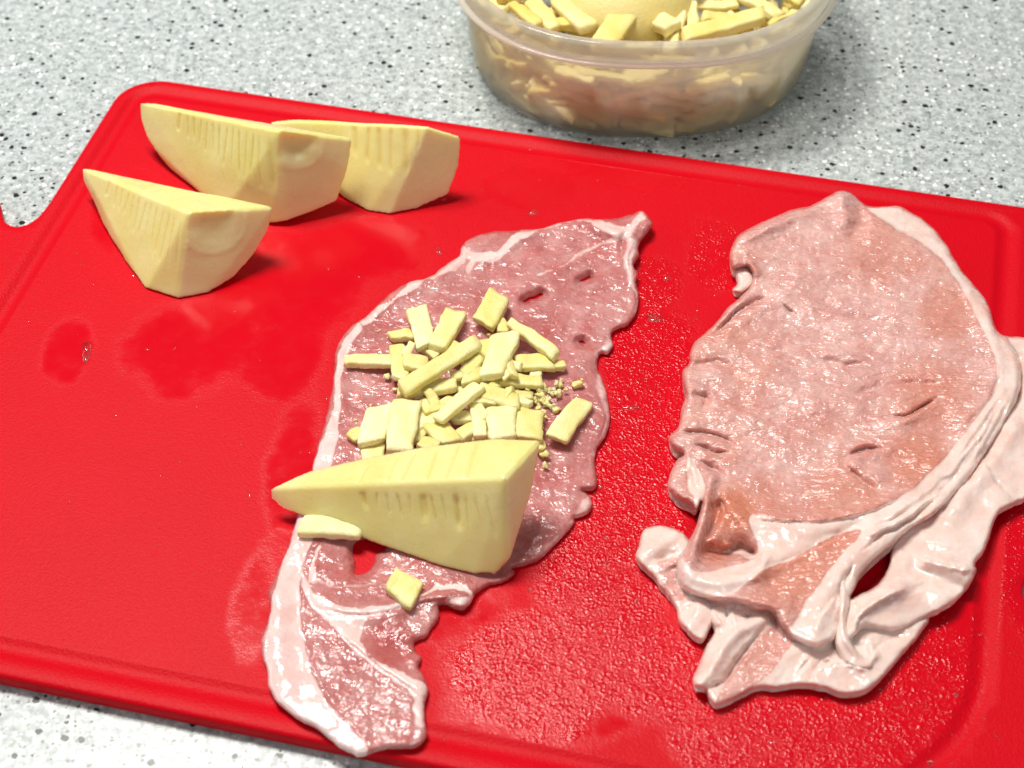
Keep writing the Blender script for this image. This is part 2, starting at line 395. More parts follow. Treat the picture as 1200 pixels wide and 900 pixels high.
# ------------------------------------------------------------------ meat sheets
def sheet(name, outline, ctrl, thick, mat, parent, holes=(), ridges=(), fat=(), fat_lines=(), tint=(), lean=(), step=2.4, edge=9.0, rough=0.5, zmin=Z0+0.1, seed=0, base_fat=0.0, jitter=1.2, steps=()):
    """a slice of meat: outline and features are points of the photo's own plane, ctrl are heights (x, y, z)"""
    O = catmull(outline, step*1.1)
    if jitter:
        O = O+np.c_[fbm(O, 9.0, 3, seed+1), fbm(O, 9.0, 3, seed+2)]*jitter
    H = [catmull(h, step) for h in holes]
    x = np.arange(O[:, 0].min(), O[:, 0].max(), step); y = np.arange(O[:, 1].min(), O[:, 1].max(), step*0.87)
    g = np.stack(np.meshgrid(x, y), -1); g[::2, :, 0] += step/2; g = g.reshape(-1, 2)+RNG.uniform(-.25, .25, (g.size//2, 2))*step
    d = sdf(g, O); k = d > step*0.6; g = g[k]
    for h in H: g = g[sdf(g, h) < -step*0.6]
    P, T, loops = triangulate([O]+H, g)
    n = len(P)
    dist = seg_dist(P, O)
    for h in H: dist = np.minimum(dist, seg_dist(P, h))
    for lp in loops: dist[lp] = 0
    C = np.array(ctrl, float)
    w = 1.0/(((P[:, None, :]-C[None, :, :2])**2).sum(-1)+150.0)**1.6
    z = (w*C[None, :, 2]).sum(1)/w.sum(1)
    Pj = P+np.c_[fbm(P, 10.0, 2, seed+17), fbm(P, 10.0, 2, seed+18)]*1.6
    for pts, width, amp in ridges:
        L = catmull(pts, 4.0, False) if len(pts) > 2 else np.array(pts, float)
        de = np.minimum(np.hypot(*(P-L[0, :2]).T), np.hypot(*(P-L[-1, :2]).T)); wl = width*(0.35+0.65*sstep(0, 16, de))*(1+0.45*fbm(P, 11.0, 2, seed+15)) if width < 7 else width
        z = z+amp*(0.3+0.7*sstep(0, 14, de) if width < 7 else 1.0)*np.exp(-(seg_dist(Pj, L, False)/wl)**2)
    for pts, width, amp in steps:              # an edge that stands over what lies to its right hand side
        L = catmull(pts, 4.0, False) if len(pts) > 2 else np.array(pts, float)
        dd = seg_dist(Pj, L, False); near = np.argmin(((Pj[:, None, :]-L[None, :-1, :2])**2).sum(-1), 1)
        tv = (L[1:, :2]-L[:-1, :2])[near]; pv = Pj-L[:-1, :2][near]; side = tv[:, 0]*pv[:, 1]-tv[:, 1]*pv[:, 0]
        de = np.minimum(np.hypot(*(P-L[0, :2]).T), np.hypot(*(P-L[-1, :2]).T))
        z = z+amp*sstep(0, 18, de)*np.where(side < 0, np.exp(-(dd/width)**2)*sstep(-0.6, 2.2, dd), -0.35*np.exp(-(dd/3.0)**2))
    if len(H):
        dh = np.min([seg_dist(P, h) for h in H], axis=0); z = zmin+0.5+(z-zmin-0.5)*(0.3+0.7*sstep(0, 9, dh))
    e = np.clip(dist/edge, 0, 1); drop = 1-np.sqrt(np.clip(1-(1-e)**2, 0, 1))
    wx = W(P[:, 0], P[:, 1], 3.0)
    relief = (fbm(wx, 14.0, 3, seed+3)*0.9+fbm(wx, 4.0, 3, seed+5)*0.42)*rough*np.clip(dist/6.0, 0.15, 1)
    zt = z+relief; th = np.minimum(thick, np.maximum(zt-zmin, 0.8))
    top = zt-drop*th*0.62; zb = np.maximum(zt-thick, zmin); bot = zb+drop*np.maximum(0, (top-zb))*0.72
    top = np.maximum(top, zmin+0.35); bot = np.minimum(bot, top-0.25)
    A = W(P[:, 0], P[:, 1], top); B = A.copy(); B[:, 2] = bot+ZB
    # keep the same ground spot underneath each top point
    v = np.vstack([A, B]); f = [tuple(t[::-1]) for t in T]+[tuple(t+n) for t in T]
    for lp in loops:
        m = len(lp)
        for i in range(m): a, b = lp[i], lp[(i+1) % m]; f.append((a, b, b+n, a+n))
    me = mesh_np(name, v*S, f)
    bm = bmesh.new(); bm.from_mesh(me); bmesh.ops.recalc_face_normals(bm, faces=bm.faces[:]); bm.to_mesh(me); bm.free()
    Pw = P+np.c_[fbm(P, 16.0, 3, seed+8), fbm(P, 16.0, 3, seed+9)]*3.5
    F = np.full(n, float(base_fat))
    for poly in fat: F = np.maximum(F, sstep(-3, 4, sdf(Pw, catmull(poly, 5.0))))
    for poly in lean: F = np.minimum(F, 1-sstep(-4, 5, sdf(Pw, catmull(poly, 5.0))))
    for pts, width, amt in fat_lines:
        L = catmull(pts, 4.0, False) if len(pts) > 2 else np.array(pts, float)
        wf = width*np.clip(0.85+1.3*fbm(P, 22.0, 3, seed+21), 0.2, 2.0)
        F = np.maximum(F, amt*np.clip(1.05+0.6*fbm(P, 14.0, 2, seed+22), 0.2, 1)*(1-sstep(wf*0.3, wf*1.4, seg_dist(Pw, L, False))))
    Tn = np.zeros(n)
    for (cx, cy, r, a) in tint: Tn = np.maximum(Tn, a*(1-sstep(0.3, 1.0, np.hypot(P[:, 0]-cx, P[:, 1]-cy)/r)))
    attr(me, 'fat', np.r_[F, F]); attr(me, 'tint', np.r_[Tn, Tn])
    o = link(name, me, mat, parent)
    return o

# --- the thin slice carrying the filling
OUT_A = [(765, 263), (757, 250), (750, 247), (738, 252), (722, 256), (697, 257), (680, 257), (655, 262), (632, 268), (605, 270), (575, 272), (550, 280), (541, 290), (538, 300), (520, 312), (505, 324),
 (480, 331), (460, 342), (440, 360), (428, 372), (412, 382), (398, 400), (393, 415), (390, 450), (384, 480), (375, 515), (365, 550), (357, 580), (348, 605), (340, 635), (330, 660), (321, 680), (315, 695),
 (318, 712), (313, 730), (306, 750), (308, 770), (313, 785), (315, 805), (325, 822), (345, 840), (365, 850), (385, 865), (400, 876), (412, 882), (420, 886), (440, 880), (455, 876), (480, 876), (495, 870), (500, 860),
 (498, 845), (498, 825), (502, 808), (496, 792), (490, 782), (494, 770), (487, 764), (486, 752), (500, 745), (507, 735), (514, 722), (514, 709), (522, 707), (540, 714), (550, 708), (558, 695), (572, 686), (590, 681), (603, 672), (600, 665),
 (615, 662), (632, 655), (648, 640), (662, 625), (673, 612), (673, 606), (690, 600), (694, 590), (690, 580), (682, 574), (697, 572), (700, 563), (697, 540), (700, 525), (712, 505), (714, 485), (712, 465), (706, 445), (700, 430),
 (703, 414), (713, 413), (718, 405), (716, 394), (720, 386), (735, 380), (745, 368), (748, 345), (745, 330), (748, 320), (742, 311), (748, 300), (748, 288), (754, 278)]
HOLES_A = [[(419, 634), (413, 645), (416, 658), (416, 672), (428, 672), (438, 662), (441, 650), (452, 642), (440, 632)],
           [(613, 353), (620, 348), (626, 347), (634, 343), (637, 345), (629, 350), (622, 351), (618, 354)], [(679, 329), (685, 326), (691, 323), (692, 325), (686, 329)], [(678, 400), (683, 399), (686, 403), (682, 403)]]
FAT_A = [[(420, 378), (404, 398), (396, 420), (392, 460), (386, 490), (375, 520), (350, 600), (325, 680), (310, 750), (318, 812), (350, 846), (400, 880), (420, 890), (432, 878), (420, 862), (398, 842), (378, 812), (364, 780), (355, 740), (352, 700), (358, 660), (370, 625), (376, 580), (392, 530), (398, 480), (402, 440), (410, 408), (425, 385)],
         [(355, 670), (372, 700), (400, 714), (440, 716), (430, 730), (422, 752), (430, 770), (455, 790), (440, 785), (410, 755), (385, 730), (360, 705)],
         [(470, 790), (500, 806), (500, 850), (490, 830), (478, 808)]]
def build_thin_slice():
    root = empty('pork_slice', tuple(W(520, 560, Z0)*S))
    root.location.z = (ZB+Z0)*S
    o = sheet('meat', OUT_A, [(600, 300, 4.2), (680, 300, 4.2), (740, 270, 6.0), (500, 400, 4.0), (600, 420, 3.9), (690, 480, 4.2), (650, 600, 4.0), (420, 480, 4.5), (370, 600, 5.0), (330, 740, 5.5), (400, 700, 4.2), (450, 740, 4.0), (500, 740, 3.4), (540, 700, 4.2), (580, 660, 3.2), (420, 800, 5.0), (480, 850, 4.6), (430, 650, 3.0), (350, 830, 5.2)],
        3.4, PORK_A, root, HOLES_A,
        ridges=[([(430, 375), (480, 338), (520, 318), (545, 298)], 6, 1.3), ([(545, 300), (575, 300), (600, 285), (640, 266), (690, 258)], 6, 1.2), ([(698, 262), (725, 272), (748, 255), (758, 262)], 9, 2.2), ([(742, 280), (738, 300), (742, 330)], 7, 1.8),
                ([(735, 262), (730, 285), (728, 310)], 4, -1.2), ([(360, 690), (400, 718), (450, 716), (500, 700), (545, 700)], 10, 1.2), ([(395, 735), (440, 775), (490, 805)], 9, 0.9), ([(330, 690), (325, 750), (335, 810)], 12, 1.0),
                ([(355, 740), (370, 790), (400, 835)], 5, -0.9), ([(440, 740), (470, 760)], 14, -0.9), ([(560, 420), (600, 345), (690, 300)], 5, 0.5), ([(400, 480), (395, 420), (420, 390)], 7, 0.7), ([(372, 650), (366, 680)], 3, 1.0)],
        fat=FAT_A, fat_lines=[([(425, 378), (480, 337), (510, 322), (540, 304)], 6, 1.0), ([(538, 292), (550, 300), (575, 301), (592, 292), (606, 276)], 5, 1.0), ([(548, 318), (556, 304), (575, 298)], 4, 0.8), ([(606, 276), (640, 264), (690, 257)], 5, 0.95), ([(630, 322), (660, 312), (690, 292), (730, 278)], 3, 0.6),
            ([(698, 260), (730, 272), (752, 254)], 8, 0.75), ([(742, 285), (736, 310), (745, 345), (748, 365)], 7, 0.7), ([(735, 385), (712, 408), (706, 445), (713, 490), (700, 530)], 9, 0.6), ([(696, 575), (680, 605), (640, 650)], 8, 0.6),
            ([(365, 700), (395, 714), (440, 715), (480, 706), (512, 690), (545, 690), (552, 702), (525, 703)], 6, 1.0), ([(400, 735), (430, 770), (470, 795), (490, 815), (498, 845)], 9, 0.95), ([(430, 835), (455, 850), (470, 862)], 3, 0.45), ([(480, 872), (496, 866)], 5, 0.5),
            ([(376, 640), (368, 660), (366, 680)], 4, 0.9), ([(372, 678), (395, 688), (440, 684)], 2.5, 0.5), ([(425, 705), (450, 700)], 2, 0.4), ([(640, 440), (640, 400), (655, 360)], 3, 0.4), ([(600, 420), (575, 345)], 3, 0.25)],
        tint=[(460, 760, 45, 0.8), (400, 770, 40, 0.25), (430, 670, 50, 0.35), (520, 670, 60, 0.5), (560, 470, 90, 0.25), (660, 440, 30, 0.3)],
        step=2.2, edge=8.0, rough=0.85, seed=2, steps=[([(752, 256), (735, 268), (700, 264)], 12, 1.5), ([(744, 335), (737, 305), (742, 280)], 9, 1.2), ([(604, 280), (580, 300), (550, 303)], 9, 0.9), ([(380, 712), (430, 720), (490, 706), (540, 700)], 12, 0.9), ([(395, 740), (440, 778), (490, 812)], 10, 0.8)])
    o.matrix_parent_inverse = Matrix.Translation(-root.location)
    tag(root, 'thin flattened pork slice with torn holes, spread under the cheese heap and bamboo wedge', 'meat')
build_thin_slice()

# --- the thicker, crumpled slice
def build_thick_slice():
    root = empty('pork_slice', tuple(W(980, 500, Z0)*S)); root.location.z = (ZB+Z0)*S
    inv = Matrix.Translation(-root.location); parts = []
    main = [(985, 224), (967, 232), (950, 241), (935, 244), (912, 252), (890, 262), (868, 274), (857, 290), (855, 305), (860, 316), (876, 312), (882, 322), (880, 332), (868, 348), (851, 363), (836, 382), (815, 400), (809, 412), (807, 426), (800, 434), (800, 450), (803, 464), (798, 482), (795, 500),
            (784, 513), (789, 525), (800, 532), (793, 540), (784, 558), (783, 572), (795, 584), (808, 590), (816, 597), (822, 588), (818, 610), (811, 626), (803, 640), (796, 650), (792, 665), (795, 682), (808, 695), (835, 704), (860, 705), (885, 715), (902, 717), (915, 733), (930, 749), (955, 759), (975, 752),
            (984, 738), (986, 715), (996, 700), (1003, 685), (1012, 670), (1030, 652), (1047, 638), (1064, 622), (1094, 604), (1130, 568), (1156, 530), (1180, 492), (1192, 470), (1197, 445), (1194, 418), (1184, 400), (1168, 386), (1160, 362), (1150, 344), (1130, 320), (1119, 304), (1112, 291), (1100, 275), (1086, 260), (1070, 250), (1053, 242), (1033, 243), (1015, 240), (1000, 228)]
    ctrl = [(985, 235, 7.6), (930, 270, 8.2), (1000, 330, 7.6), (1060, 300, 7.6), (900, 330, 8.2), (880, 300, 10.0), (862, 300, 10.0), (940, 400, 7.6), (850, 400, 8.2), (1060, 400, 8.2), (1130, 400, 8.8), (1160, 400, 10.0), (1000, 480, 7.6), (880, 480, 7.6), (810, 500, 8.2), (800, 560, 7.6), (820, 520, 8.2), (1100, 500, 9.4), (1150, 500, 11.3), (1180, 450, 11.3), (1030, 560, 9.4), (1090, 570, 11.3), (930, 560, 8.2),
            (860, 560, 8.8), (900, 630, 10.0), (980, 610, 10.7), (1040, 610, 11.9), (830, 600, 10.7), (815, 640, 9.4), (860, 640, 6.9), (850, 690, 11.9), (805, 670, 10.7), (900, 690, 11.9), (950, 700, 11.9), (950, 745, 11.3), (980, 700, 11.9), (1010, 655, 11.9), (920, 730, 11.3), (1080, 250, 6.3), (1140, 345, 6.9)]
    fat = [[(1015, 240), (1053, 238), (1100, 270), (1150, 340), (1172, 385), (1200, 410), (1200, 460), (1130, 570), (1062, 622), (1012, 670), (1000, 690), (986, 720), (985, 745), (955, 763), (925, 742), (932, 725), (955, 690), (985, 650), (1010, 622), (985, 625), (930, 655), (895, 668), (885, 676), (868, 690), (850, 698), (810, 698), (790, 680), (792, 655), (800, 652), (815, 668), (850, 665), (880, 655), (888, 640), (880, 605), (930, 610), (990, 606), (1050, 585), (1090, 555), (1120, 520), (1150, 480), (1165, 455), (1168, 430), (1152, 390), (1130, 345), (1112, 315), (1080, 285), (1045, 265)],
           [(806, 535), (815, 550), (825, 570), (812, 580), (804, 565)]]
    ridges = [([(862, 283), (900, 265), (950, 246)], 7, 1.5), ([(874, 300), (884, 318), (884, 330)], 6, 3.0), ([(870, 322), (876, 334)], 5, -6),
              ([(905, 345), (870, 365), (835, 395)], 6, -2.2), ([(870, 352), (840, 378)], 8, 2.5), ([(915, 354), (925, 364), (937, 372)], 2.2, -3), ([(960, 352), (1005, 372), (1050, 378)], 5, -1.0), ([(1010, 330), (1060, 352), (1120, 358)], 5, -1.0), ([(960, 420), (990, 428), (1015, 425)], 5, -1.4), ([(955, 410), (985, 415), (1010, 412)], 6, 1.0),
              ([(1000, 462), (1025, 455), (1055, 450), (1100, 450)], 4, -1.2), ([(1040, 487), (1062, 487), (1085, 474), (1098, 465)], 2.0, -3.2), ([(1045, 495), (1075, 488)], 7, 1.2), ([(992, 534), (1010, 526), (1033, 524)], 3.0, -4.0), ([(1000, 544), (1030, 560)], 8, 1.6), ([(990, 545), (1008, 562), (1030, 575)], 4, -1.4),
              ([(1005, 240), (1010, 262), (1000, 275)], 9, -2.0), ([(985, 232), (990, 255)], 9, 2.0), ([(805, 430), (840, 425), (860, 432)], 5, -2.2), ([(815, 462), (828, 468), (822, 478)], 5, -3.0), ([(800, 470), (815, 455), (835, 460)], 4, 1.2), ([(795, 506), (830, 508), (862, 520)], 3, -2.6), ([(815, 521), (840, 530), (855, 530)], 3.6, -3.2), ([(822, 540), (840, 552), (850, 558)], 4, -3.2), ([(810, 545), (808, 575)], 4, -2.2), ([(805, 532), (813, 560), (820, 575)], 5, 2.0),
              ([(833, 560), (826, 590), (816, 630), (812, 655)], 7, 3.5), ([(846, 580), (838, 610), (826, 635)], 5, -4.0), ([(850, 585), (868, 610), (875, 635)], 9, 1.5), ([(832, 645), (850, 648), (868, 640), (880, 646)], 9, -7.0), ([(845, 640), (860, 636)], 4, 4.0), ([(874, 643), (886, 648)], 4, -6.0),
              ([(800, 660), (815, 676), (850, 682), (885, 672), (895, 658)], 9, 3.0), ([(845, 697), (880, 700), (905, 706), (920, 712)], 10, 1.5), ([(885, 612), (950, 618), (1010, 605)], 12, 1.5), ([(905, 680), (950, 650), (1000, 622)], 12, -2.2), ([(955, 735), (970, 690), (1010, 640), (1060, 600)], 12, 1.8),
              ([(1020, 618), (1060, 602), (1110, 565), (1150, 510)], 2.5, -1.6), ([(1030, 628), (1062, 612), (1100, 582)], 2.5, -1.8), ([(1130, 500), (1160, 470), (1172, 440)], 3, -1.2), ([(1125, 535), (1150, 502), (1170, 470)], 2.4, -1.6), ([(1140, 545), (1165, 505), (1182, 470)], 2.4, -1.4), ([(1115, 555), (1080, 585), (1040, 612)], 2.4, -1.2), ([(1000, 660), (985, 690), (978, 715)], 2.6, -2.4), ([(1010, 645), (1040, 622)], 2.6, -2.0),
              ([(1135, 345), (1158, 385), (1172, 430)], 9, 1.6), ([(830, 505), (900, 540), (960, 545)], 14, -1.0), ([(900, 440), (960, 470), (1000, 470)], 16, 1.2), ([(860, 430), (870, 480)], 10, -0.8), ([(940, 320), (1000, 310)], 14, 1.0)]
    STEPS_B = [([(862, 520), (830, 508), (795, 506)], 16, 1.6), ([(856, 532), (838, 529), (812, 521)], 12, 1.4), ([(852, 560), (838, 551), (820, 540)], 12, 1.4), ([(1062, 606), (1100, 578), (1140, 530), (1172, 470)], 14, 1.3), ([(1010, 632), (1050, 618), (1090, 590)], 12, 1.3),
               ([(880, 608), (940, 612), (1000, 606), (1060, 584)], 14, 1.3), ([(1010, 612), (960, 640), (900, 668)], 14, 1.2), ([(905, 345), (870, 362), (838, 392)], 18, 2.0), ([(950, 247), (905, 262), (866, 286)], 12, 1.2), ([(1098, 464), (1085, 474), (1062, 487), (1040, 487)], 14, 1.5), ([(1033, 524), (1010, 527), (992, 535)], 12, 1.5), ([(1030, 578), (1008, 562), (990, 545)], 14, 1.2),
               ([(1040, 350), (1000, 345), (960, 352)], 18, 0.9), ([(1060, 380), (1005, 374), (960, 356)], 16, 0.9), ([(1015, 426), (990, 429), (955, 420)], 14, 1.0), ([(1110, 450), (1055, 452), (1000, 463)], 14, 1.0), ([(880, 450), (850, 440), (815, 432)], 14, 1.2), ([(930, 500), (890, 490), (850, 470)], 18, 0.9), ([(860, 655), (835, 662), (808, 655)], 10, 1.4), ([(920, 712), (880, 700), (840, 696)], 12, 1.0), ([(985, 690), (965, 715), (950, 740)], 12, 1.0)]
    tint = [(860, 600, 46, 1.0), (840, 640, 30, 0.8), (1090, 470, 75, 0.55), (1075, 540, 60, 0.7), (1110, 370, 50, 0.55), (1030, 290, 70, 0.4), (990, 590, 75, 0.6), (900, 595, 50, 0.55), (930, 670, 75, 0.75), (985, 640, 50, 0.7), (900, 700, 40, 0.45), (860, 300, 40, 0.25), (840, 390, 40, 0.3), (960, 500, 70, 0.15)]
    parts.append(sheet('lean_lobe', main, ctrl, 8.5, PORK_B, root, (), ridges, fat,
        [([(810, 540), (822, 570), (815, 590)], 5, 0.8), ([(840, 575), (850, 600)], 2, 0.5), ([(850, 648), (870, 648), (884, 654)], 5, 0.8), ([(800, 600), (785, 565)], 5, 0.35), ([(860, 290), (884, 300), (950, 245)], 4, 0.25), ([(930, 380), (1000, 395), (1080, 385)], 1.8, 0.45), ([(900, 430), (960, 445), (1040, 440)], 1.8, 0.35)],
        tint, step=2.2, edge=8.0, rough=1.1, seed=11, steps=STEPS_B))
    # fat layer folded under the lobe, running out along the right side
    outer = [(1172, 398), (1186, 395), (1205, 397), (1222, 412), (1232, 450), (1232, 500), (1224, 545), (1206, 580), (1190, 590), (1172, 600), (1163, 618), (1154, 645), (1143, 660), (1144, 670), (1136, 686), (1122, 702), (1104, 714), (1085, 723), (1058, 737), (1036, 737), (1015, 733), (1003, 742), (994, 752), (983, 745), (982, 725), (990, 705), (1008, 697), (1030, 684), (1042, 662), (1044, 644), (1050, 618), (1064, 596), (1106, 556), (1150, 500), (1170, 450)]
    parts.append(sheet('fat_fold', outer, [(1200, 410, 6.0), (1215, 470, 7.3), (1195, 520, 8.0), (1165, 560, 8.0), (1140, 600, 8.0), (1110, 640, 8.7), (1080, 650, 6.7), (1135, 665, 8.0), (1100, 690, 8.0), (1040, 700, 10.0), (1015, 725, 9.3), (1070, 720, 7.3), (990, 735, 7.3), (1150, 520, 5.4), (1090, 600, 4.7), (1060, 640, 5.4), (1180, 440, 4.7)],
        4.6, PORK_B, root, ridges=[([(1075, 652), (1105, 660), (1143, 667)], 6, 3.0), ([(1070, 665), (1100, 678), (1128, 690)], 7, -2.0), ([(1190, 500), (1150, 555), (1110, 605)], 12, 2.0), ([(1003, 740), (1008, 722), (1030, 705), (1060, 690)], 8, 2.2), ([(1100, 600), (1112, 590)], 5, -2), ([(1120, 560), (1095, 612)], 4, 1.2), ([(1000, 700), (1005, 720)], 3, -3), ([(1160, 520), (1130, 570)], 5, -2.0), ([(1195, 420), (1190, 470)], 8, -2)],
        base_fat=1.0, tint=[(1130, 600, 30, 0.3)], step=2.3, edge=6.0, rough=0.85, seed=23, steps=[([(1145, 668), (1105, 661), (1072, 651)], 16, 2.2), ([(1004, 745), (1008, 724), (1030, 706), (1065, 690)], 14, 2.0), ([(1110, 560), (1140, 528), (1165, 490)], 12, 1.2), ([(1190, 590), (1165, 560), (1150, 530)], 16, 1.0), ([(1120, 700), (1085, 690), (1060, 700)], 14, 1.0)]))
    # bottom flap with its rolled edge
    flap = [(832, 712), (850, 706), (885, 712), (930, 735), (990, 735), (1030, 728), (1086, 722), (1079, 742), (1066, 757), (1050, 776), (1036, 792), (1022, 806), (1008, 813), (985, 813), (963, 806), (940, 803), (910, 807), (890, 806), (872, 814), (850, 824), (836, 826), (829, 815), (826, 808), (815, 806), (812, 796), (820, 775), (828, 757), (837, 740), (832, 726)]
    parts.append(sheet('bottom_flap', flap, [(840, 815, 5.4), (870, 790, 4.7), (900, 760, 4.7), (940, 780, 5.7), (980, 795, 6.0), (1020, 790, 6.0), (1060, 745, 5.4), (1000, 760, 4.7), (900, 730, 4.7), (850, 730, 6.7), (960, 750, 4.0)],
        4.6, PORK_B, root, ridges=[([(892, 728), (866, 738), (846, 762), (830, 790), (820, 799)], 9, 3.4), ([(880, 752), (856, 786), (846, 806)], 5, -2.0), ([(832, 806), (848, 800)], 4, -3.5), ([(838, 722), (846, 738)], 5, 3.0), ([(858, 718), (862, 734)], 5, 3.0), ([(870, 722), (882, 722)], 4, -4.0), ([(850, 712), (852, 730)], 2.5, -3.0), ([(905, 790), (925, 765), (945, 755)], 9, 1.2), ([(930, 795), (950, 770)], 3, -1.5), ([(950, 795), (962, 772)], 3, -1.5), ([(960, 784), (985, 776), (1010, 782), (1020, 784)], 4, 1.8), ([(962, 778), (975, 774)], 3, -4), ([(990, 765), (1010, 775), (1024, 770), (1018, 750)], 5, 2.6), ([(1030, 760), (1050, 745)], 10, -1)],
        base_fat=1.0, lean=[[(905, 735), (930, 752), (918, 770), (902, 790), (880, 808), (850, 822), (838, 818), (850, 800), (860, 785), (880, 758)]], tint=[(890, 770, 60, 0.35)], step=2.2, edge=6.0, rough=0.85, seed=31, steps=[([(846, 808), (856, 786), (880, 752), (896, 732)], 14, 1.6), ([(948, 758), (935, 780), (928, 800)], 12, 1.2), ([(968, 770), (955, 785), (950, 804)], 12, 1.2), ([(1024, 786), (990, 778), (960, 786)], 12, 1.3), ([(1070, 745), (1040, 752), (1012, 775)], 14, 1.2)]))
    side = [(745, 651), (749, 636), (753, 622), (763, 617), (777, 616), (790, 620), (802, 626), (812, 640), (818, 670), (830, 690), (840, 706), (838, 722), (833, 736), (824, 750), (815, 748), (803, 737), (795, 727), (792, 712), (784, 700), (774, 688), (763, 674), (750, 662)]
    parts.append(sheet('side_flap', side, [(765, 635, 6.7), (790, 640, 6.0), (790, 680, 4.7), (800, 700, 4.7), (820, 730, 6.0), (830, 710, 5.4), (752, 650, 5.4), (810, 660, 5.4)], 4.6, PORK_B, root,
        ridges=[([(765, 655), (795, 648)], 6, -2.0), ([(752, 652), (770, 640), (790, 628)], 9, 1.6), ([(795, 720), (815, 705)], 5, -1.4), ([(808, 735), (822, 718)], 9, 1.2), ([(775, 672), (798, 662)], 3, -0.9), ([(784, 688), (800, 680)], 3, -0.9)],
        base_fat=0.75, fat=[[(744, 650), (752, 620), (778, 614), (802, 626), (790, 645), (765, 655)]], lean=[[(770, 660), (798, 655), (806, 680), (800, 705), (780, 690)]], tint=[(815, 725, 25, 0.25)], step=2.2, edge=6.0, rough=0.85, seed=37, steps=[([(800, 650), (778, 656), (758, 664)], 12, 1.3), ([(828, 700), (808, 706), (790, 716)], 12, 1.2)]))
    # strings of sinew between the folds, and the pale flap inside the curled edge
    parts.append(sheet('fat_strand', [(983, 680), (990, 678), (996, 700), (992, 730), (1000, 755), (1012, 770), (1024, 772), (1020, 783), (1000, 782), (985, 768), (978, 745), (982, 715)], [(990, 700, 11.6), (990, 740, 10.5), (1005, 772, 8.5), (985, 685, 12.4)], 4.0, PORK_B, root, ridges=[([(988, 690), (988, 740), (1005, 772)], 4, 1.5)], base_fat=0.9, step=2.0, edge=6.0, rough=0.5, seed=41, jitter=0.6))
    parts.append(sheet('curled_edge', [(861, 318), (872, 312), (882, 318), (884, 332), (874, 341), (866, 344), (858, 340), (864, 332)], [(870, 330, 5), (880, 322, 6)], 5.0, PORK_B, root, base_fat=0.6, step=2.0, edge=6.0, rough=0.4, seed=43, jitter=0.4))
    for o in parts: o.matrix_parent_inverse = inv
    tag(root, 'thick pork slice with a white fat rim, crumpled and folded at its fatty end', 'meat')
build_thick_slice()

# ------------------------------------------------------------------ bamboo shoot wedges
def smooth_verts(co, e, it, k=0.5):
    n = len(co); deg = np.bincount(e.ravel(), minlength=n)[:, None].astype(float)
    for _ in range(it):
        acc = np.zeros_like(co); np.add.at(acc, e[:, 0], co[e[:, 1]]); np.add.at(acc, e[:, 1], co[e[:, 0]])
        co = co+(acc/np.maximum(deg, 1)-co)*k
    return co

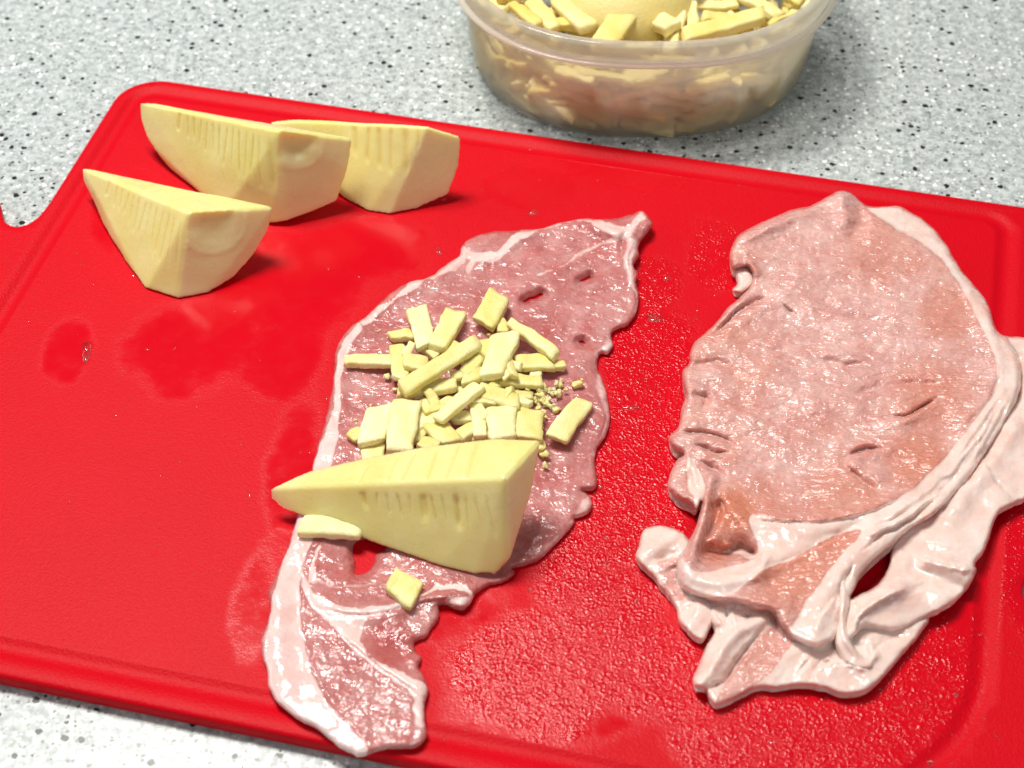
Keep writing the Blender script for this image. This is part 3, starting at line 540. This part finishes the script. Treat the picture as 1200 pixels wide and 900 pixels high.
def wedge(label, pts, T, R, F, B, front=(), back=(), chamber=None, seed=0, qwin=(0.14, 0.74), depth=1.1, bow=0.0):
    P = np.array([W(*p) for p in pts]); T, R, F, B = [W(*q) for q in (T, R, F, B)]
    allp = np.vstack([P, T, R, F, B])
    bm = bmesh.new(); [bm.verts.new(p) for p in allp]
    r = bmesh.ops.convex_hull(bm, input=bm.verts[:]); bmesh.ops.delete(bm, geom=[v for v in bm.verts if not v.link_faces], context='VERTS')
    bmesh.ops.recalc_face_normals(bm, faces=bm.faces[:])
    me0 = bpy.data.meshes.new('hull'); bm.to_mesh(me0); bm.free()
    tmp = bpy.data.objects.new('hull', me0); col.objects.link(tmp)
    md = tmp.modifiers.new('r', 'REMESH'); md.mode = 'VOXEL'; md.voxel_size = 0.62
    ev = tmp.evaluated_get(bpy.context.evaluated_depsgraph_get()); me = bpy.data.meshes.new_from_object(ev)
    bpy.data.objects.remove(tmp); bpy.data.meshes.remove(me0)
    n = len(me.vertices); co = np.empty(n*3); me.vertices.foreach_get('co', co); co = co.reshape(-1, 3)
    e = np.empty(len(me.edges)*2, int); me.edges.foreach_get('vertices', e); e = e.reshape(-1, 2)
    co = smooth_verts(co, e, 5)
    cen = co.mean(0)
    def fnrm(a, b, c):
        nn = np.cross(b-a, c-a); nn /= np.linalg.norm(nn); return nn if nn@(a-cen) > 0 else -nn
    me.vertices.foreach_set('co', co.ravel()); me.update(); nr0 = np.empty(n*3); me.vertices.foreach_get('normal', nr0); nr0 = nr0.reshape(-1, 3)
    flat = np.max([sstep(0.80, 0.93, nr0@fnrm(*q)) for q in ((T, R, F), (T, R, B), (R, F, B))], axis=0)[:, None]
    co = co*flat+smooth_verts(co, e, 40)*(1-flat); co = smooth_verts(co, e, 3)
    ax = R-T; L = np.linalg.norm(ax); ax = ax/L
    def facen(a, b, c):
        nn = np.cross(b-a, c-a); nn /= np.linalg.norm(nn)
        return nn if nn@(a-cen) > 0 else -nn
    me.vertices.foreach_set('co', co.ravel()); me.update()
    nor = np.empty(n*3); me.vertices.foreach_get('normal', nor); nor = nor.reshape(-1, 3)
    s = (co-T)@ax/L; gro = np.zeros(n); disp = np.zeros(n)
    for (other, cuts, win) in ((F, front, qwin), (B, back, (0.02, 1.1))):
        fn = facen(T, R, other); on = sstep(0.86, 0.96, nor@fn)
        q = other-R; q = q-ax*(q@ax); QL = np.linalg.norm(q); q /= QL
        loc = ((co-T)@q)/(QL*np.clip(s, 0.1, 1))
        for (c, w, dp) in cuts:
            cc = c+fbm(co, 18.0, 2, seed+c*9)*0.006+0.02*(loc-0.4)*np.sin(c*37)
            m = np.exp(-((s-cc)*L/w)**2)*sstep(win[0]-0.05, win[0]+0.08, loc)*(1-sstep(win[1]-0.16+0.1*np.sin(c*91), win[1]+0.06, loc))*on
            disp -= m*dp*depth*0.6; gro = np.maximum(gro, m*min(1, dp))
    bn = facen(R, F, B); onb = sstep(0.8, 0.95, nor@bn)
    if chamber:
        cw = W(*chamber[:3]); rr = chamber[3]; d = np.linalg.norm(co-cw, axis=1)
        m = (1-sstep(rr*0.2, rr, d+fbm(co, 6.0, 2, seed+9)*2.0))*onb; disp -= m*chamber[4]; disp += np.exp(-((d-rr*1.05)/1.3)**2)*onb*0.15
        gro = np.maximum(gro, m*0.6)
    disp += fbm(co, 22.0, 2, seed)*0.7+fbm(co, 3.0, 2, seed+4)*0.04
    co = co+nor*disp[:, None]
    if bow: co[:, 2] += bow*np.sin(np.clip(s, 0, 1)*math.pi)*-1.0
    base = co[:, 2].min(); org = np.array([cen[0], cen[1], base])
    me.vertices.foreach_set('co', ((co-org)*S).ravel()); me.update()
    me.polygons.foreach_set('use_smooth', [True]*len(me.polygons))
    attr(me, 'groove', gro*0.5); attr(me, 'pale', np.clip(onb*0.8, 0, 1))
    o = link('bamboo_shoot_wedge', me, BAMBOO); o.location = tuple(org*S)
    return tag(o, label, 'bamboo shoot', 'wedges of boiled bamboo shoot')

comb = lambda a, b, k, w=0.55, d=1.0: [(a+(b-a)*i/(k-1), w, d*(0.75+0.5*random.random())) for i in range(k)]
z = Z0
wedge('bamboo shoot wedge with shallow hollow in its base, in front of the sharp-tipped wedge',
      [(97, 213, 8), (120, 265, 1+z), (150, 312, z), (170, 340, z), (245, 345, z), (275, 327, 2), (300, 300, 8), (318, 268, 17)],
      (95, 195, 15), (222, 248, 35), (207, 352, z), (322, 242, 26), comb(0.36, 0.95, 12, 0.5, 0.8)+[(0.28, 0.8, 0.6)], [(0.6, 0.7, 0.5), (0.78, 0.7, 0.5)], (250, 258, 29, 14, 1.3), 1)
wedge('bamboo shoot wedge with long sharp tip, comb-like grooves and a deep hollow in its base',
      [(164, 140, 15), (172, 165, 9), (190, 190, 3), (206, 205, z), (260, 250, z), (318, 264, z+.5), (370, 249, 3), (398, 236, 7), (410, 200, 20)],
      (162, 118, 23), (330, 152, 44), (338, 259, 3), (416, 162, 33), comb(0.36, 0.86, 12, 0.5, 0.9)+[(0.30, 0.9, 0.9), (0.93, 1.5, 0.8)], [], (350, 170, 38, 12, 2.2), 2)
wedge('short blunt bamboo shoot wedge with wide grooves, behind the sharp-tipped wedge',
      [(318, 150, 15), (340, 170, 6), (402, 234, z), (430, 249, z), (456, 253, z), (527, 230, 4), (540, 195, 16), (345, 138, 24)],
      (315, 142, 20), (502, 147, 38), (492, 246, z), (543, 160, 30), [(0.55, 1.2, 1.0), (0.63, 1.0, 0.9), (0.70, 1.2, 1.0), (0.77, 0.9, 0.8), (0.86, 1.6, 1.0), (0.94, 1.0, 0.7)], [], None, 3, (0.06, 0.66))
wedge('bamboo shoot wedge with rows of fine slits lying across the thin pork slice',
      [(314, 585, 8), (327, 597, 6), (348, 603, 5), (429, 629, 4.2), (516, 665, 4), (558, 675, 4), (597, 659, 9), (621, 590, 21), (627, 548, 29), (363, 549, 16), (426, 536, 21), (492, 521, 27), (579, 512, 34)],
      (312, 572, 12), (592, 560, 39), (583, 675, 4.5), (636, 513, 37), comb(0.42, 0.92, 12, 0.5, 0.75)+[(0.41, 1.0, 0.9), (0.66, 1.0, 1.1), (0.79, 1.0, 1.2)], [(0.40, 0.8, 0.7), (0.58, 0.8, 0.7), (0.68, 0.8, 0.8), (0.76, 0.8, 0.7), (0.84, 0.8, 0.6), (0.52, 0.6, 0.4)], None, 4, (0.20, 0.62))

# ------------------------------------------------------------------ cheese strips
def strip_mesh(l, w, h, seed, rough=0.5):
    bm = bmesh.new(); bmesh.ops.create_cube(bm, size=1.0)
    bmesh.ops.subdivide_edges(bm, edges=[e for e in bm.edges if abs((e.verts[0].co-e.verts[1].co).x) > 0.5], cuts=11)
    bmesh.ops.subdivide_edges(bm, edges=[e for e in bm.edges if abs((e.verts[0].co-e.verts[1].co).y) > 0.5], cuts=5)
    bmesh.ops.subdivide_edges(bm, edges=[e for e in bm.edges if abs((e.verts[0].co-e.verts[1].co).z) > 0.5], cuts=3)
    for v in bm.verts: v.co = Vector((v.co.x*l, v.co.y*w, v.co.z*h))
    co = np.array([v.co for v in bm.verts]); r = min(w, h)*random.uniform(0.15, 0.30)
    half = np.array([l, w, h])/2
    core = np.clip(co, -(half-r), half-r); d = co-core; dl = np.linalg.norm(d, axis=1); m = dl > 1e-6
    co[m] = core[m]+d[m]/dl[m][:, None]*r
    rs = np.random.default_rng(seed)
    t = co[:, 0]/l
    co[:, 1] *= 1+rs.uniform(-.18, .18)*2*t; co[:, 2] += rs.uniform(-.5, .7)*(0.25-t*t)*h*0.5; co[:, 1] += rs.uniform(-.6, .6)*(0.25-t*t)*w*0.5
    co[:, 0] += co[:, 1]*rs.uniform(-.45, .45)+co[:, 2]*rs.uniform(-.3, .3)
    co += np.stack([fbm(co, 4.2, 3, seed+k*3.1) for k in range(3)], 1)*rough*1.7
    for v, c in zip(bm.verts, co): v.co = Vector(c)*S
    for f in bm.faces: f.smooth = True
    me = bpy.data.meshes.new('cheese_strip'); bm.to_mesh(me); bm.free()
    return me
def strip(p1, p2, w, label, group, h=4.2, seed=0, mat=None, roll=0.0, name='cheese_strip'):
    a = W(*p1); b = W(*p2); d = b-a; L = np.linalg.norm(d); x = d/L
    y = np.cross([0, 0, 1.0], x); y /= np.linalg.norm(y); zz = np.cross(x, y)
    o = link(name, strip_mesh(L, w, h, seed), mat or CHEESE)
    m = Matrix(((x[0], y[0], zz[0]), (x[1], y[1], zz[1]), (x[2], y[2], zz[2]))).to_4x4() @ Matrix.Rotation(roll, 4, 'X')
    o.matrix_world = Matrix.Translation(Vector((a+b)/2*S)) @ m
    return tag(o, label, 'cheese', group)
G1 = 'cheese strips heaped on the pork slice'
HEAP = 'pale yellow cheese strip in the crumbly heap on the thin pork slice'
# (x1, y1, z1, x2, y2, z2, width) on the enlarged view of the heap
pile = [(655, 215, 9, 725, 90, 8, 105, 'cheese strip at the tip of the heap, leaning towards the torn end of the slice'), (380, 150, 7, 420, 305, 9, 85), (545, 165, 7.5, 462, 310, 9.5, 92), (268, 265, 6.2, 365, 258, 6.4, 48), (85, 366, 6.4, 285, 366, 7.5, 62, 'cheese strip lying flat and sticking out of the heap over the fat rim'),
 (300, 300, 8, 318, 440, 8, 66), (325, 365, 11, 432, 392, 9, 78), (320, 482, 13.5, 640, 285, 15, 74, 'longest cheese strip, lying diagonally on top of the heap'), (305, 495, 9, 550, 462, 9, 62), (600, 340, 10.5, 612, 455, 11.5, 72), (755, 255, 10, 690, 432, 12, 108), (655, 285, 8, 662, 400, 8, 64),
 (765, 205, 11, 962, 345, 10.5, 52, 'narrow cheese strip slanting along the edge of the heap'), (722, 185, 7.5, 742, 250, 7.5, 52), (795, 375, 8, 935, 368, 8, 84), (715, 440, 7, 905, 452, 7, 64), (470, 610, 11.5, 645, 465, 13.5, 56), (640, 490, 10, 805, 540, 9.5, 84),
 (235, 555, 9, 195, 705, 9.5, 104), (345, 535, 10.5, 312, 745, 12, 112), (425, 520, 7.5, 432, 640, 8, 88), (455, 620, 8, 535, 705, 9, 92), (525, 605, 6.6, 615, 598, 6.8, 54), (632, 545, 8, 645, 680, 9, 56), (735, 560, 10, 740, 690, 11.5, 112), (855, 570, 7.8, 845, 690, 10, 112),
 (1078, 530, 6.8, 960, 690, 8.5, 88, 'cheese strip lying apart from the heap above the base of the bamboo wedge'), (105, 690, 6.2, 170, 655, 6.4, 56), (200, 700, 6.2, 205, 790, 6.4, 92), (545, 690, 7.5, 620, 640, 7.5, 62), (395, 700, 8.5, 470, 730, 9, 70), (930, 385, 7, 992, 383, 6.4, 42), (410, 300, 6.2, 470, 350, 6.2, 50), (560, 300, 7, 520, 350, 7, 60),
 (480, 540, 6.2, 560, 560, 6.2, 70), (700, 620, 6.2, 620, 700, 6.2, 80), (800, 620, 6.2, 800, 700, 7, 80), (600, 520, 6.2, 560, 440, 6.2, 70), (340, 640, 6.2, 420, 680, 6.2, 80), (680, 480, 6.2, 760, 420, 6.2, 70), (850, 420, 5.8, 900, 410, 5.8, 60), (380, 420, 6.2, 460, 420, 6.2, 70)]
for i, q in enumerate(pile):
    x1, y1, z1, x2, y2, z2, w = q[:7]; k = 0.28333
    strip((380+x1*k, 320+y1*k, z1), (380+x2*k, 320+y2*k, z2), w*k*0.345*1.02, q[7] if len(q) > 7 else HEAP, G1, random.uniform(3.0, 3.9), i+1, roll=random.uniform(-.12, .12))
rf = random.Random(21)
for i in range(26):                              # slender pieces filling the gaps of the heap
    x = rf.gauss(580, 190); y = rf.gauss(500, 120)
    if not (150 < x < 950 and 230 < y < 700) or (x > 800 and y < 620): continue
    a_ = rf.uniform(0, math.pi); l_ = rf.uniform(35, 85); zz_ = rf.uniform(6.2, 11.5); k = 0.28333
    strip((380+(x-l_*math.cos(a_))*k, 320+(y-l_*0.7*math.sin(a_))*k, zz_+rf.uniform(-1, 1)), (380+(x+l_*math.cos(a_))*k, 320+(y+l_*0.7*math.sin(a_))*k, zz_+rf.uniform(-1, 1)), rf.uniform(3.0, 5.5), HEAP, G1, rf.uniform(2.4, 3.4), 90+i, roll=rf.uniform(-.5, .5))
strip((352, 617, 7), (424, 622, 7.2), 8.5, 'cheese strip trapped under the bamboo wedge, poking out over the fat rim', G1, 3.6, 71)
strip((458, 678, 6.4), (489, 700, 6.4), 10.5, 'lone stubby cheese piece lying on the lean below the bamboo wedge', G1, 4.0, 72)

def crumbs():
    v = []; f = []
    spots = [(895, 485, 22, 9), (935, 480, 18, 9), (968, 500, 22, 8), (930, 520, 14, 7), (870, 520, 16, 8), (885, 560, 20, 8), (1000, 480, 18, 8), (790, 510, 26, 10), (225, 240, 10, 4.4), (130, 610, 14, 4.4), (260, 430, 22, 6), (290, 480, 14, 6), (475, 350, 14, 6), (680, 255, 14, 8), (910, 750, 28, 7), (912, 795, 22, 6), (985, 400, 16, 6), (845, 530, 12, 6), (910, 540, 12, 6), (1065, 440, 10, 5), (830, 500, 14, 7), (960, 460, 16, 7), (905, 575, 22, 8), (950, 545, 10, 5), (480, 545, 20, 8), (590, 640, 18, 9)]
    spots += [(890+random.gauss(0, 55), 505+random.gauss(0, 38), random.uniform(8, 32), 5.4) for _ in range(42)]+[(random.gauss(560, 160), random.gauss(500, 130), random.uniform(8, 22), 6.2) for _ in range(45)]
    for i, (x, y, d, zz) in enumerate(spots):
        k = 0.28333; c = W(380+x*k, 320+y*k, min(zz, 6.2)); r = d*k*0.345/2
        bm = bmesh.new(); bmesh.ops.create_icosphere(bm, subdivisions=2, radius=1.0)
        p = np.array([q.co for q in bm.verts]); p = np.sign(p)*np.abs(p)**0.8
        p = p*r*np.array([random.uniform(.8, 1.4), random.uniform(.8, 1.2), random.uniform(.6, 1.0)])
        p += np.stack([fbm(p, r*1.1, 2, i+q*2.2) for q in range(3)], 1)*r*1.3
        s0 = len(v); v += [tuple(a) for a in (p+c)*S]; f += [tuple(s0+q.index for q in g.verts) for g in bm.faces]; bm.free()
    tag(link('cheese_crumbs', mesh_np('cheese_crumbs', v, f), CHEESE), 'loose pale cheese crumbs scattered around the heap', 'crumbs', None, 'stuff')
crumbs()

# ------------------------------------------------------------------ plastic tub of cheese
TC = np.array([63.0, 246.0]); NEXP = 2.4
def sup(a, k=112):
    t = np.linspace(0, 2*math.pi, k, endpoint=False); c, s_ = np.cos(t), np.sin(t)
    return np.c_[np.sign(c)*np.abs(c)**(2/NEXP), np.sign(s_)*np.abs(s_)**(2/NEXP)]*a
def lathe(prof, name, mat, parent, cap0=False, cap1=False):
    K = 112; v = []; f = []
    for (a, zz) in prof: v += [(p[0], p[1], zz) for p in sup(a, K)]
    for j in range(len(prof)-1):
        for i in range(K): f.append((j*K+i, j*K+(i+1) % K, (j+1)*K+(i+1) % K, (j+1)*K+i))
    if cap0: f.append(tuple(range(K))[::-1])
    if cap1: f.append(tuple((len(prof)-1)*K+i for i in range(K)))
    me = mesh_np(name, np.array(v)*S, f)
    bm = bmesh.new(); bm.from_mesh(me); bmesh.ops.recalc_face_normals(bm, faces=bm.faces[:]); bm.to_mesh(me); bm.free()
    return link(name, me, mat, parent)
tub = empty('plastic_tub', (TC[0]*S, TC[1]*S, 0))
tag(tub, 'frosted clear plastic tub full of cheese strips, standing behind the red board', 'container')
lathe([(78.5, 0.25), (80.8, 0.7), (82.6, 2.6), (84.0, 7.0), (86.5, 28), (89.0, 50.5), (88.0, 50.5), (85.4, 28), (82.8, 7.5), (81.2, 4.0), (79.4, 2.0), (77, 1.5)], 'body', TUB, tub, True, True)
lathe([(87.9, 50.6), (91.0, 50.6), (91.6, 52.2), (92.3, 58.5), (91.6, 60.4), (89.6, 60.9), (87.4, 60.2), (86.9, 58.2), (87.3, 52.5), (87.9, 50.6)], 'rim', RIM, tub)
lathe([(91.1, 49.4), (93.6, 49.4), (94.3, 50.0), (94.3, 50.9), (93.6, 51.4), (91.7, 51.4), (91.1, 49.4)], 'highlight_flange', mat_tub('highlight_plastic', 0.72), tub)  # added flange in whiter plastic, stands in for the highlight under the rim

# contents: strips settled in layers
tubmeshes = [strip_mesh(random.uniform(15, 32), random.uniform(4.5, 8.5), random.uniform(3.4, 5.2), 200+i, 0.7) for i in range(16)]
for m_ in tubmeshes: m_.materials.append(CHEESE_TUB)
G2 = 'cheese strips in the plastic tub'
LBT = 'deep yellow cheese strip lying loose on top of the filled tub'; LBW = 'cheese strip packed low behind the frosted wall of the tub'
def in_tub(x, y, a): return (abs(x)/a)**NEXP+(abs(y)/a)**NEXP < 1
def tub_strips():
    rs = random.Random(3); placed = []
    layers = [(4.6+4.9*i, i) for i in range(9)]
    for (zz, li) in layers:
        top = li >= 7; tries = 0; cnt = 0; want = 28 if top else 29
        while cnt < want and tries < 900:
            tries += 1
            amax = min(81.2+zz*0.25, 83.0+zz*0.06)
            if top: x = rs.uniform(-80, 80); y = rs.uniform(-80, 60)
            else:
                ang = rs.uniform(math.radians(182), math.radians(358)); rr = rs.uniform(0.84, 1.02) if cnt < 21 else rs.uniform(0.45, 0.8)
                x = math.cos(ang)*amax*rr; y = math.sin(ang)*amax*rr; kk = rs.uniform(1.0, 1.12); x *= kk; y *= kk
            yaw = rs.uniform(0, math.pi) if (top or rs.random() < 0.3) else math.atan2(x, -y)+rs.gauss(0, .3)
            me = rs.choice(tubmeshes); L = max(v.co.x for v in me.vertices)/S+0.6
            ok = all(in_tub(x+sg*math.cos(yaw)*L+wx, y+sg*math.sin(yaw)*L+wy, amax) for sg in (-1, 1) for wx in (-1.8, 1.8) for wy in (-1.8, 1.8))
            if not ok: continue
            if any(p[2] == li and (p[0]-x)**2+(p[1]-y)**2 < (110 if top else 62) for p in placed): continue
            if top and (x+8)**2/900+(y+36)**2/700 < 1.0: continue
            placed.append((x, y, li)); cnt += 1
            o = link('cheese_strip', me)
            o.location = ((TC[0]+x)*S, (TC[1]+y)*S, zz*S); o.rotation_euler = (rs.uniform(-.5, .5), rs.uniform(-.5, .5)*(0.15 if li == 0 else 0.35 if top else 1), yaw)
            tag(o, LBT if top else LBW, 'cheese', G2)
tub_strips()
def egg():
    bm = bmesh.new(); bmesh.ops.create_uvsphere(bm, u_segments=40, v_segments=24, radius=1.0)
    for v in bm.verts: v.co = Vector((v.co.x*31*(1+0.08*v.co.y), v.co.y*25, v.co.z*19))*S
    for f in bm.faces: f.smooth = True
    me = bpy.data.meshes.new('egg'); bm.to_mesh(me); bm.free()
    o = link('egg', me, mat_cheese('smooth_yellow', (0.84, 0.68, 0.26), (0.86, 0.71, 0.29))); o.location = ((TC[0]-8)*S, (TC[1]-36)*S, 40*S); o.rotation_euler = (0.12, 0.05, 0.1)
    tag(o, 'large smooth rounded yellow piece half buried in the tub of strips', 'egg')
egg()
for i, (p1, p2, w, hh) in enumerate([((706, 52, 49), (738, 8, 49), 13, 4.5), ((800, 44, 47), (895, 18, 47.5), 9, 5.5), ((772, 36, 49), (790, 24, 49), 10, 6), ((622, 2, 47), (650, 36, 47), 8, 5), ((655, 2, 46), (690, 34, 46), 10, 5), ((600, 6, 47), (632, 30, 48), 6, 4)]):
    q1 = (p1[0], p1[1], p1[2]-ZB); q2 = (p2[0], p2[1], p2[2]-ZB)
    strip(q1, q2, w, LBT, G2, hh, 300+i, CHEESE_TUB)

# ------------------------------------------------------------------ water drops
def drop_mesh(v, f, c, rx, ry, h, rot, seed):
    nr, ns = 4, 12; s0 = len(v)
    for j in range(nr):
        t = j/nr; rad = math.cos(t*math.pi/2); zz = math.sin(t*math.pi/2)
        for i in range(ns):
            a = 2*math.pi*i/ns; wob = 1+0.12*math.sin(3*a+seed)+0.08*math.sin(2*a+seed*2)
            x, y = rx*rad*math.cos(a)*wob, ry*rad*math.sin(a)*wob
            v.append(((c[0]+x*math.cos(rot)-y*math.sin(rot))*S, (c[1]+x*math.sin(rot)+y*math.cos(rot))*S, (c[2]+zz*h)*S))
    v.append((c[0]*S, c[1]*S, (c[2]+h)*S)); top = len(v)-1
    for j in range(nr-1):
        for i in range(ns): f.append((s0+j*ns+i, s0+j*ns+(i+1) % ns, s0+(j+1)*ns+(i+1) % ns, s0+(j+1)*ns+i))
    for i in range(ns): f.append((s0+(nr-1)*ns+i, s0+(nr-1)*ns+(i+1) % ns, top))
    f.append(tuple(s0+i for i in range(ns))[::-1])
def drops():
    big = [(101, 412, 2.0, 6.5, 'elongated water drop on the wet patch of the bare board'), (768, 373, 3.5, 2.6, 'water drop glinting between the two pork slices'), (625, 249, 2.6, 1.6, 'water drop on the board behind the torn end of the thin slice'), (514, 294, 1.3, 2.4, 'small water drop beside the upper fat edge of the thin slice'), (740, 478, 4.0, 1.4, 'flat water drop on the beaded board between the slices'), (782, 326, 2.0, 1.3, 'curved water drop near the curled edge of the thick slice')]
    for (px, py, rx, ry, lb) in big:
        v = []; f = []; drop_mesh(v, f, (0, 0, 0), rx, ry, 0.9, 0.15, px)
        o = link('water_drop', mesh_np('water_drop', v, f), WATER); o.location = tuple(W(px, py, Z0+0.05)*S)
        tag(o, lb, 'water drop', 'larger water drops on the board')
    v = []; f = []; rs = random.Random(9); polyA = np.array(OUT_A, float)
    zones = [(770, 450, 60, 130, 120), (720, 680, 110, 110, 110), (960, 860, 190, 30, 70), (1090, 800, 70, 70, 40), (120, 400, 80, 100, 30), (360, 430, 80, 160, 30), (180, 560, 160, 140, 25), (620, 210, 200, 40, 30), (1180, 640, 15, 200, 25), (330, 690, 40, 120, 20), (560, 800, 60, 60, 20)]
    for (cx, cy, rx, ry, k) in zones:
        for _ in range(k):
            x, y = rs.gauss(cx, rx*0.6), rs.gauss(cy, ry*0.6)
            r = min(1.3, 0.30*math.exp(rs.gauss(0, .5)))
            drop_mesh(v, f, W(x, y, Z0+0.02), r, r*rs.uniform(.7, 1.2), r*0.55, rs.uniform(0, 3), rs.uniform(0, 6))
    tag(link('water_droplets', mesh_np('water_droplets', v, f), WATER), 'fine water droplets sprinkled over the red board', 'droplets', None, 'stuff')
drops()
